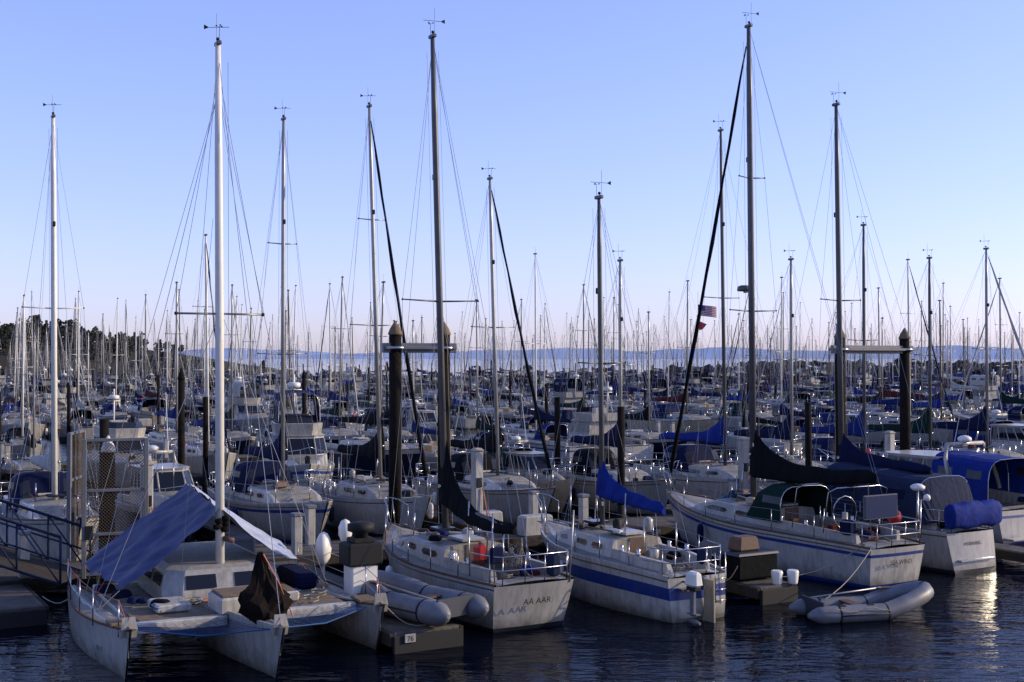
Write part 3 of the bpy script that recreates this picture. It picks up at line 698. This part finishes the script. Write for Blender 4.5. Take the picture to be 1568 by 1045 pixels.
def pedestal(x,y,z0=.45,h=2.6):
    mb=MB(); mb.box((0,0,h/2),(.3,.3,h),'gelcoat',ch=.03); mb.box((0,0,h+.04),(.36,.36,.1),'gelcoat_cream',ch=.03,taper=.7)
    mb.box((0,-.17,h*.62),(.2,.04,.3),'rubber'); mb.tube((0.1,-.19,h*.55),(.3,-.3,.05),.02,'orange',n=5)
    link('dock_pedestal',mb.mesh('dock_pedestal'),None,(x,y,z0),TH)
for u,v in ((18.7,34.6),(29.6,34.6),(8.4,34.7),(37,34.6)):
    x,y=P2(u,v); pedestal(x,y)
mb=MB(); mb.box((0,0,.5),(.62,.5,1.0),'white_paint',ch=.03); mb.box((0,0,1.25),(.82,.62,.5),'rubber',ch=.04); mb.box((0,0,1.55),(.5,.45,.1),'rubber')
mb.path([(0,0,1.6),(0,0,1.7),(0,0,1.75),(0,0,1.9),(0,0,1.95)],.2,'rubber',12,rs=[.16,.16,.3,.3,.12]); mb.box((.2,-.26,.5),(.1,.03,.3),'rubber')
x,y=P2(10.9,25.6); link('utility_cabinet',mb.mesh('utility_cabinet'),None,(x,y,.41),TH)
mb=MB(); mb.ball((0,0,.6),.32,'white_paint',12,(.6,1,1.25)); mb.ball((.5,.1,1.0),.17,'white_paint',10,(1,1,1.7)); mb.tube((.5,.1,-.5),(.5,.1,.9),.03,'alu',n=6); mb.tube((0,0,-.5),(0,0,.4),.04,'alu',n=6)
x,y=P2(10.8,27.6); link('white_mooring_buoys',mb.mesh('buoys'),None,(x,y,.9),0)
mb=MB(); mb.box((0,0,.35),(1.3,.7,.6),'canvas_black',ch=.05); mb.box((0,0,.68),(1.35,.75,.08),'hypalon_dark',ch=.03,taper=.95); mb.box((-.1,.1,.9),(.7,.5,.36),'teak',ch=.05,taper=.9)
x,y=P2(20.9,24.2); link('dock_box',mb.mesh('dock_box'),None,(x,y,.41),TH)
mb=MB()
for dx in (0,.42): mb.path([(dx,0,0),(dx,0,.03),(dx,0,.3),(dx,0,.34)],.13,'white_paint',12,rs=[.11,.12,.15,.13])
x,y=P2(21.0,23.3); link('plastic_buckets',mb.mesh('buckets'),None,(x,y,.41),.2)
mb=MB(); mb.box((0,0,0),(.24,.03,.17),'gelcoat',ch=.004); x,y=P2(10.85,22.93); o=link('slip_number_sign',mb.mesh('sign_plate'),None,(x,y,.3),TH); 
lettering('76',o,(0,-.018,-.055),(math.pi/2,0,0),.15,'boot','number')
mb=MB()
def sagline(a,b,s=.25,r=.012,m='rope'):
    a,b=V(a),V(b); mb.path([a.lerp(b,k/6)-V((0,0,s*math.sin(math.pi*k/6))) for k in range(7)],r,m,5)
q=lambda u,v,z:(*P2(u,v),z)
sagline(q(11.9,24.5,.45),(-.25,26.9,1.1)); sagline(q(20.5,25,.45),(5.3,29.2,1.1)); sagline(q(11.6,23.4,.45),(-2.7,25.6,1.0)); sagline((7.2,28.7,.4),(9.3,32.1,1.1),.15); sagline(q(21.3,24,.45),(9.1,32.3,1.1)); sagline(q(5,30.5,.45),(-9.6,27.6,.9))
link('mooring_lines',mb.mesh('mooring_lines'))

# ------------------------------------------------------------------ gate and gangway at left
P=Parts(); fr=P('frame'); w=1.5; h=3.5
for x in (0,w): fr.box((x,0,h/2),(.11,.11,h),'hypalon',ch=.01)
for z in (.1,1.1,2.2,h-.03): fr.box((w/2,0,z),(w-.1,.07,.08),'hypalon',ch=.01)
nt=P('chain_link_mesh'); s=.085
for sg in (1,-1):
    k=-int(h/s)-1
    while k*s<w+h:
        c=k*s
        z0,z1=(max(0,-c),min(h,w-c)) if sg>0 else (max(0,c-w),min(h,c))
        if z1>z0: nt.tube((c+sg*z0,.0+.004*sg,z0),(c+sg*z1,.004*sg,z1),.006,'canvas_tan',n=3,cap=False)
        k+=1
P('lock_plate').box((.12,-.06,1.15),(.2,.05,.35),'rubber')
x,y=-10.75,31.2; P.emit('chain_link_gate',(x,y,.45),math.radians(20))
P.emit('chain_link_gate',(x-1.3,y+2.6,.45),math.radians(95))
P=Parts(); g=P('truss')
for s in (0,1.5):
    a0=V((0,s,.1)); a1=V((-9,s,2.6)); up=V((0,0,1.15))
    for f in (0,.5,1): g.tube(a0+up*f,a1+up*f,.04 if f!=.5 else .025,'canvas_slate',n=6)
    for i in range(9):
        p=a0.lerp(a1,i/8); g.tube(p,p+up,.03,'canvas_slate',n=6)
        if i<8: g.tube(p,a0.lerp(a1,(i+1)/8)+up,.022,'canvas_slate',n=5)
P('ramp_deck').loft([[(0,0,.12),(0,1.5,.12)],[(-9,0,2.62),(-9,1.5,2.62)]],'dockwood')
P.emit('gangway',(-10.9,30.0,.42),math.radians(-8))

# ------------------------------------------------------------------ boat prototypes for the rest of the marina
protoS=[]; covers=['canvas_blue','canvas_navy','canvas_green','canvas_black','canvas_tan','canvas_navy','canvas_blue','canvas_red','canvas_slate','canvas_royal','canvas_black','canvas_white']
styles=['plain','bluecove','navy','plain','blueband','redcove','plain','cream','bluecove','plain','navy','plain']
for i in range(12):
    P=Parts(single=True); L=R.uniform(8,11.5)
    zt=[10.5,12.8,11.6,14.2,9.6,13.4,12.0,11.0,12.4,10.2,9.9,11.4][i]
    sloop(P,L=L,B=L*.31,zb=1.5,zm=1.12,zs=1.1,tw=R.uniform(.55,.8),style=styles[i],hc=.45,zt=zt,cover=covers[i],covh=R.uniform(.3,.8),
        furl=[None,None,'canvas_white','canvas_black',None,None,'canvas_navy',None,'canvas_white',None,None,None][i],
        spread=((.5,.8),) if i%2 else ((.36,.8),(.66,.65)),mm=['alu','white_paint','alu','mast_grey','canvas_tan'][i%5],r=R.uniform(.06,.075),
        lean=R.uniform(-.15,.15),hd=False,dodg=[None,'canvas_blue','canvas_navy','canvas_green',None,'canvas_black'][i%6],seed=i,mast=R.uniform(.54,.6),railn=5)
    protoS.append((P.d['all'].mesh('sailboat_mesh'),zt))
protoP=[]
for i,(L,fly,cv,stp) in enumerate(((8.5,False,'canvas_blue','bluecove'),(10.5,True,'canvas_white','plain'),(10,True,'canvas_navy','bluecove'),(8,False,'canvas_black','plain'),(7.5,False,'canvas_navy','redcove'),(11,True,None,'plain'),(8,False,None,'navy'),(7,False,'canvas_green','cream'))):
    P=Parts(single=True); powerboat(P,L=L,B=L*.33,fly=fly,canvas=cv,stripe=stp,seed=i); protoP.append(P.d['all'].mesh('motorboat_mesh'))

def rowboat(u,v,zt,cover='canvas_blue',furl=None,L=9.5,mm='alu',lean=0,style='plain',dodg=None,away=False,mast=.57,spread=((.5,.9),),seed=0,name='moored_sailboat',r=.075):
    P=Parts(); sloop(P,L=L,B=L*.31,zb=1.5,zm=1.12,zs=1.1,tw=.68,style=style,hc=.45,zt=zt,cover=cover,furl=furl,mm=mm,lean=lean,dodg=dodg,mast=mast,spread=spread,seed=seed,r=r,hd=True)
    if away: s=v-L*mast; x,y=P2(u,s); rz=RZ_A
    else: s=v+L*mast; x,y=P2(u,s); rz=RZ_B
    P.emit(name,(x,y,0),rz)
rowboat(6.9,40.0,13.4,'canvas_white',None,mm='white_paint',seed=1,r=.09,lean=-.1,dodg='canvas_navy')
rowboat(14.3,40.3,14.1,'canvas_navy',None,mm='alu',seed=2,spread=((.36,.85),(.66,.5)),dodg='canvas_navy',style='bluecove')
rowboat(17.6,39.6,14.7,'canvas_black','canvas_black',L=9,mm='alu',seed=3,lean=-.45,spread=((.42,.9),(.7,.5)),style='plain')
rowboat(22.5,40,12.6,'canvas_black','canvas_black',L=9.2,mm='alu',seed=4,lean=-.35,dodg='canvas_black')
rowboat(28.0,40,9.8,'canvas_navy',None,L=8.2,mm='alu',seed=10,dodg='canvas_black',style='plain')
rowboat(32.6,39.2,15.2,'canvas_royal',None,L=10.2,mm='mast_grey',seed=5,lean=-.2,spread=((.5,.9),),dodg='canvas_navy')
rowboat(36.9,40,10.2,'canvas_navy',None,L=8.6,mm='alu',seed=6,style='blueband')
rowboat(41.2,40,11.9,'canvas_blue',None,L=9.3,mm='mast_grey',seed=7,style='redcove',dodg='canvas_blue')
rowboat(45.4,40,10.6,'canvas_green',None,L=9,mm='mast_grey',seed=8)
rowboat(49.3,40,11.2,'canvas_navy','canvas_white',L=9.6,mm='alu',seed=9)
for u,k,sc in ((10.6,6,.9),(25.2,7,.85),(53.2,0,1)):
    x,y=P2(u,44.8); link('motorboat',protoP[k],None,(x,y,0),RZ_B,sc)
P=Parts(); a=P('stripes'); W_,Hh=.75,.44
def fw(x): return .05*math.sin(x*9)
for i in range(13):
    z1=-Hh*i/13; z2=-Hh*(i+1)/13
    a.loft([[(W_*j/8,fw(W_*j/8),z1-.1*j/8) for j in range(9)],[(W_*j/8,fw(W_*j/8),z2-.1*j/8) for j in range(9)]],'flag_red' if i%2==0 else 'flag_white')
a=P('canton')
for o in (.006,-.006): a.loft([[(W_*j/8,fw(W_*j/8)+o,-.1*j/8) for j in range(4)],[(W_*j/8,fw(W_*j/8)+o,-Hh*7/13-.1*j/8) for j in range(4)]],'flag_blue')
a=P('red_pennant'); a.poly([(0,0,-.65),(.36,.03,-.8),(.2,.0,-1.0),(0.05,0,-1.05)],'flag_red'); P('halyard').tube((0,0,.5),(0,0,-6),.006,'rope',n=3)
P.emit('american_flag',(7.5,50.0,8.15),0)

# rows beyond
far=link('distant_marina_boats',None); pil=[]
def vis(x,y,mg=.06): return y>5 and abs(x/y)<.413+mg+ 6/y
for row in range(1,8):
    vd=34+34*row
    umin,umax=1e9,-1e9
    for s in (-1,1):
        u=-60+R.uniform(0,4)
        while u<330:
            v=vd+s*(1.6+9.2)
            x,y=P2(u,v)
            if vis(x,y):
                umin=min(umin,u); umax=max(umax,u)
                q=R.random()
                par=None if row==1 else far
                if R.random()<.7: px,py=P2(u,v+R.uniform(-.8,.8)); rz=(RZ_A if s<0 else RZ_B)
                else:
                    px,py=P2(u,vd+s*(1.8+R.random())); rz=(RZ_B if s<0 else RZ_A)
                fs=.76 if row<4 else .62
                if q<fs: nm='sailboat'; me,_=R.choice(protoS); sc=R.uniform(.72,1.12)
                elif q<.93: nm='motorboat'; me=R.choice(protoP); sc=R.uniform(.7,.95)
                else: me=None
                if me: 
                    o=link(nm,me,par,(px,py,0),rz+R.uniform(-.06,.06),sc)
                    o.rotation_euler[1]=R.uniform(-.016,.016); o.rotation_euler[0]=R.uniform(-.016,.016)
            u+=R.choice([3.4,3.8,4.4])
    us=math.ceil(umin/8.4)*8.4; fing=[]
    u=us; alt=0
    while u<umax:
        for s in (1,-1): fing.append((u,.9,s,8.5))
        alt+=1
        if alt%2: pil.append((u+.8,vd+1.6,R.choice([1,2,2])))
        elif R.random()<.6: pil.append((u,vd+R.choice((-9.9,9.9)),R.choice([1,2,2])))
        u+=8.4
    dock(vd,umin-8,umax+8,fing)
par=link('distant_dock_pilings',None)
for u,v,k in pil:
    x,y=P2(u,v); link('piling',pm[k],par,(x,y,R.uniform(-1.0,.5)))
link('flybridge_cruiser',protoP[2],None,(-10.6,59,0),math.radians(-75))

# ------------------------------------------------------------------ breakwater
mb=MB(); ico=bmesh.new(); bmesh.ops.create_icosphere(ico,subdivisions=1,radius=1); iv=[v.co.copy() for v in ico.verts]; ifc=[[v.index for v in f.verts] for f in ico.faces]; ico.free()
def rock(c,r):
    i=mb.add([V(c)+V((p.x*r*R.uniform(.8,1.3),p.y*r*R.uniform(.8,1.2),p.z*r*.75*R.uniform(.8,1.2))) for p in iv])
    for f in ifc: mb.face([i+k for k in f],'rock')
for k in range(2300):
    f=R.random(); x=40+f*290; y=322+ (x-30)*.05; a=R.uniform(-1,1)
    rock((x,y+a*7,(1-abs(a))*4.2*(1 if x>60 else .7)+R.uniform(-.6,.8)),R.uniform(.7,1.5))
mb.loft([[(40,y_,z_) for y_,z_ in ((314,-1),(322,3.6),(330,-1))],[(330,y_+15,z_) for y_,z_ in ((314,-1),(322,3.6),(330,-1))]],'rock')
link('rock_breakwater',mb.mesh('breakwater'))

# ------------------------------------------------------------------ headland with trees
def hz(x,y):
    f=clamp((-88-x)/75); g=math.sin(math.pi*clamp((y-340)/240))
    return -1+ (f**.8)*13.5*g**.6*(1+.25*noise.noise(V((x*.02,y*.02,0))))
mb=MB(); rows=[]
for i in range(56):
    x=-420+i*6.6
    rows.append([(x,340+j*12,hz(x,340+j*12)) for j in range(21)])
mb.loft(rows,'grass_hill',sm=True); link('headland_hill',mb.mesh('hill'))
mb=MB()
for k in range(620):
    x=R.uniform(-290,-92); y=375+R.random()*110
    h=hz(x,y)
    if h<.6: continue
    if noise.noise(V((x*.03,y*.01,3)))<-.25: continue
    Ht=R.uniform(3.5,7.5)*(.65+.4*clamp((-x-110)/60)); con=R.random()<.35
    mb.tube((x,y,h-.3),(x+R.uniform(-.5,.5),y,h+Ht*.8),.25,'bark',r1=.06,n=4)
    for b in range(3): a=R.random()*6.3; mb.tube((x,y,h+Ht*.4),(x+1.6*math.cos(a),y+1.6*math.sin(a),h+Ht*.75),.1,'bark',r1=.03,n=3)
    cl=[(R.uniform(-1,1)*Ht*.25,R.uniform(-1,1)*Ht*.25,R.uniform(.4,.9)*Ht,R.uniform(.12,.22)*Ht) for _ in range(5)]
    for j in range(80):
        if con: zz=R.uniform(.15,1); rad=Ht*.24*(1.05-zz)*R.random()**.4; a=R.random()*6.3; c=V((x+rad*math.cos(a),y+rad*math.sin(a),h+zz*Ht))
        else: q=R.choice(cl); d=V((R.gauss(0,1),R.gauss(0,1),R.gauss(0,1))).normalized()*q[3]*R.uniform(.6,1.1); c=V((x+q[0],y+q[1],h+q[2]))+d
        s=R.uniform(.3,.75); n1=V((R.gauss(0,1),R.gauss(0,1),R.gauss(0,1))).normalized(); n2=n1.orthogonal().normalized()
        mb.poly([c+n1*s,c+n2*s,c-n1*s*.8,c-n2*s*.9],'tree_foliage')
link('distant_trees',mb.mesh('trees',False))

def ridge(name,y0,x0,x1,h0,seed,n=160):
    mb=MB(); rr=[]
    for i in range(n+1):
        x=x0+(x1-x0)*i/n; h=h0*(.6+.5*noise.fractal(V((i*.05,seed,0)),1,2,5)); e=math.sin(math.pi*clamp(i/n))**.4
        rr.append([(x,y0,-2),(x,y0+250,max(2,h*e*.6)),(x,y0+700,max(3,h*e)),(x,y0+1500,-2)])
    mb.loft(rr,'far_hill_hazed',sm=True); link(name,mb.mesh(name))
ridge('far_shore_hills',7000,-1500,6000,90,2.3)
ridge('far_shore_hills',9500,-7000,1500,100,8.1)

# ------------------------------------------------------------------ water
m=bpy.data.materials.new('sea_water'); m.use_nodes=True; N=m.node_tree.nodes; Lk=m.node_tree.links; p=N['Principled BSDF']
p.inputs['Base Color'].default_value=(.0006,.0018,.006,1); p.inputs['Roughness'].default_value=.03; p.inputs['IOR'].default_value=1.14; p.inputs['Specular IOR Level'].default_value=.5
tc=N.new('ShaderNodeTexCoord'); 
def nzz(sc,rot,st,det=3):
    mp=N.new('ShaderNodeMapping'); mp.inputs['Rotation'].default_value=(0,0,rot); mp.inputs['Scale'].default_value=(st,1,1)
    Lk.new(tc.outputs['Object'],mp.inputs['Vector']); n=N.new('ShaderNodeTexNoise'); n.inputs['Scale'].default_value=sc; n.inputs['Detail'].default_value=det
    Lk.new(mp.outputs['Vector'],n.inputs['Vector']); return n.outputs['Fac']
b1=N.new('ShaderNodeBump'); b1.inputs['Strength'].default_value=.6; b1.inputs['Distance'].default_value=.12; Lk.new(nzz(1.1,.25,.45),b1.inputs['Height'])
b2=N.new('ShaderNodeBump'); b2.inputs['Strength'].default_value=.6; b2.inputs['Distance'].default_value=.035; Lk.new(nzz(5,-.15,.35),b2.inputs['Height']); Lk.new(b1.outputs['Normal'],b2.inputs['Normal'])
Lk.new(b2.outputs['Normal'],p.inputs['Normal'])
me=bpy.data.meshes.new('water'); S=16000
me.from_pydata([(-S,-200,0),(S,-200,0),(S,S,0),(-S,S,0)],[],[(0,1,2,3)]); me.materials.append(m); link('water',me)

# ------------------------------------------------------------------ light, sky, camera
el=math.radians(19); az=math.radians(82)
w=bpy.data.worlds.new('World'); scene.world=w; w.use_nodes=True; N=w.node_tree.nodes; Lk=w.node_tree.links
sk=N.new('ShaderNodeTexSky'); sk.sky_type='NISHITA'; sk.sun_disc=False; sk.sun_elevation=el; sk.sun_rotation=az; sk.air_density=1.0; sk.dust_density=.6; sk.ozone_density=2.5; sk.altitude=0
gm=N.new('ShaderNodeGamma'); gm.inputs['Gamma'].default_value=.75; Lk.new(sk.outputs['Color'],gm.inputs['Color'])
vm=N.new('ShaderNodeVectorMath'); vm.operation='MULTIPLY'; vm.inputs[1].default_value=(1.82,1.76,2.75); Lk.new(gm.outputs['Color'],vm.inputs[0])
bg=N['Background']; bg.inputs['Strength'].default_value=.145; Lk.new(vm.outputs['Vector'],bg.inputs['Color'])
sl=bpy.data.lights.new('sun','SUN'); sl.energy=5; sl.angle=math.radians(.5); sl.color=(1,.83,.58)
so=link('sun',sl); D=V((math.sin(az)*math.cos(el),math.cos(az)*math.cos(el),math.sin(el))); so.rotation_euler=D.to_track_quat('Z','Y').to_euler()
cam=bpy.data.cameras.new('camera'); cam.lens=43.6; cam.sensor_width=36; cam.clip_end=30000; cam.clip_start=.5
co=link('camera',cam,None,(0,0,6)); co.rotation_euler=(math.radians(90.77),0,0); scene.camera=co
scene.view_settings.view_transform='Standard'; scene.view_settings.look='None'; scene.view_settings.exposure=0
print('objects',len(bpy.data.objects))
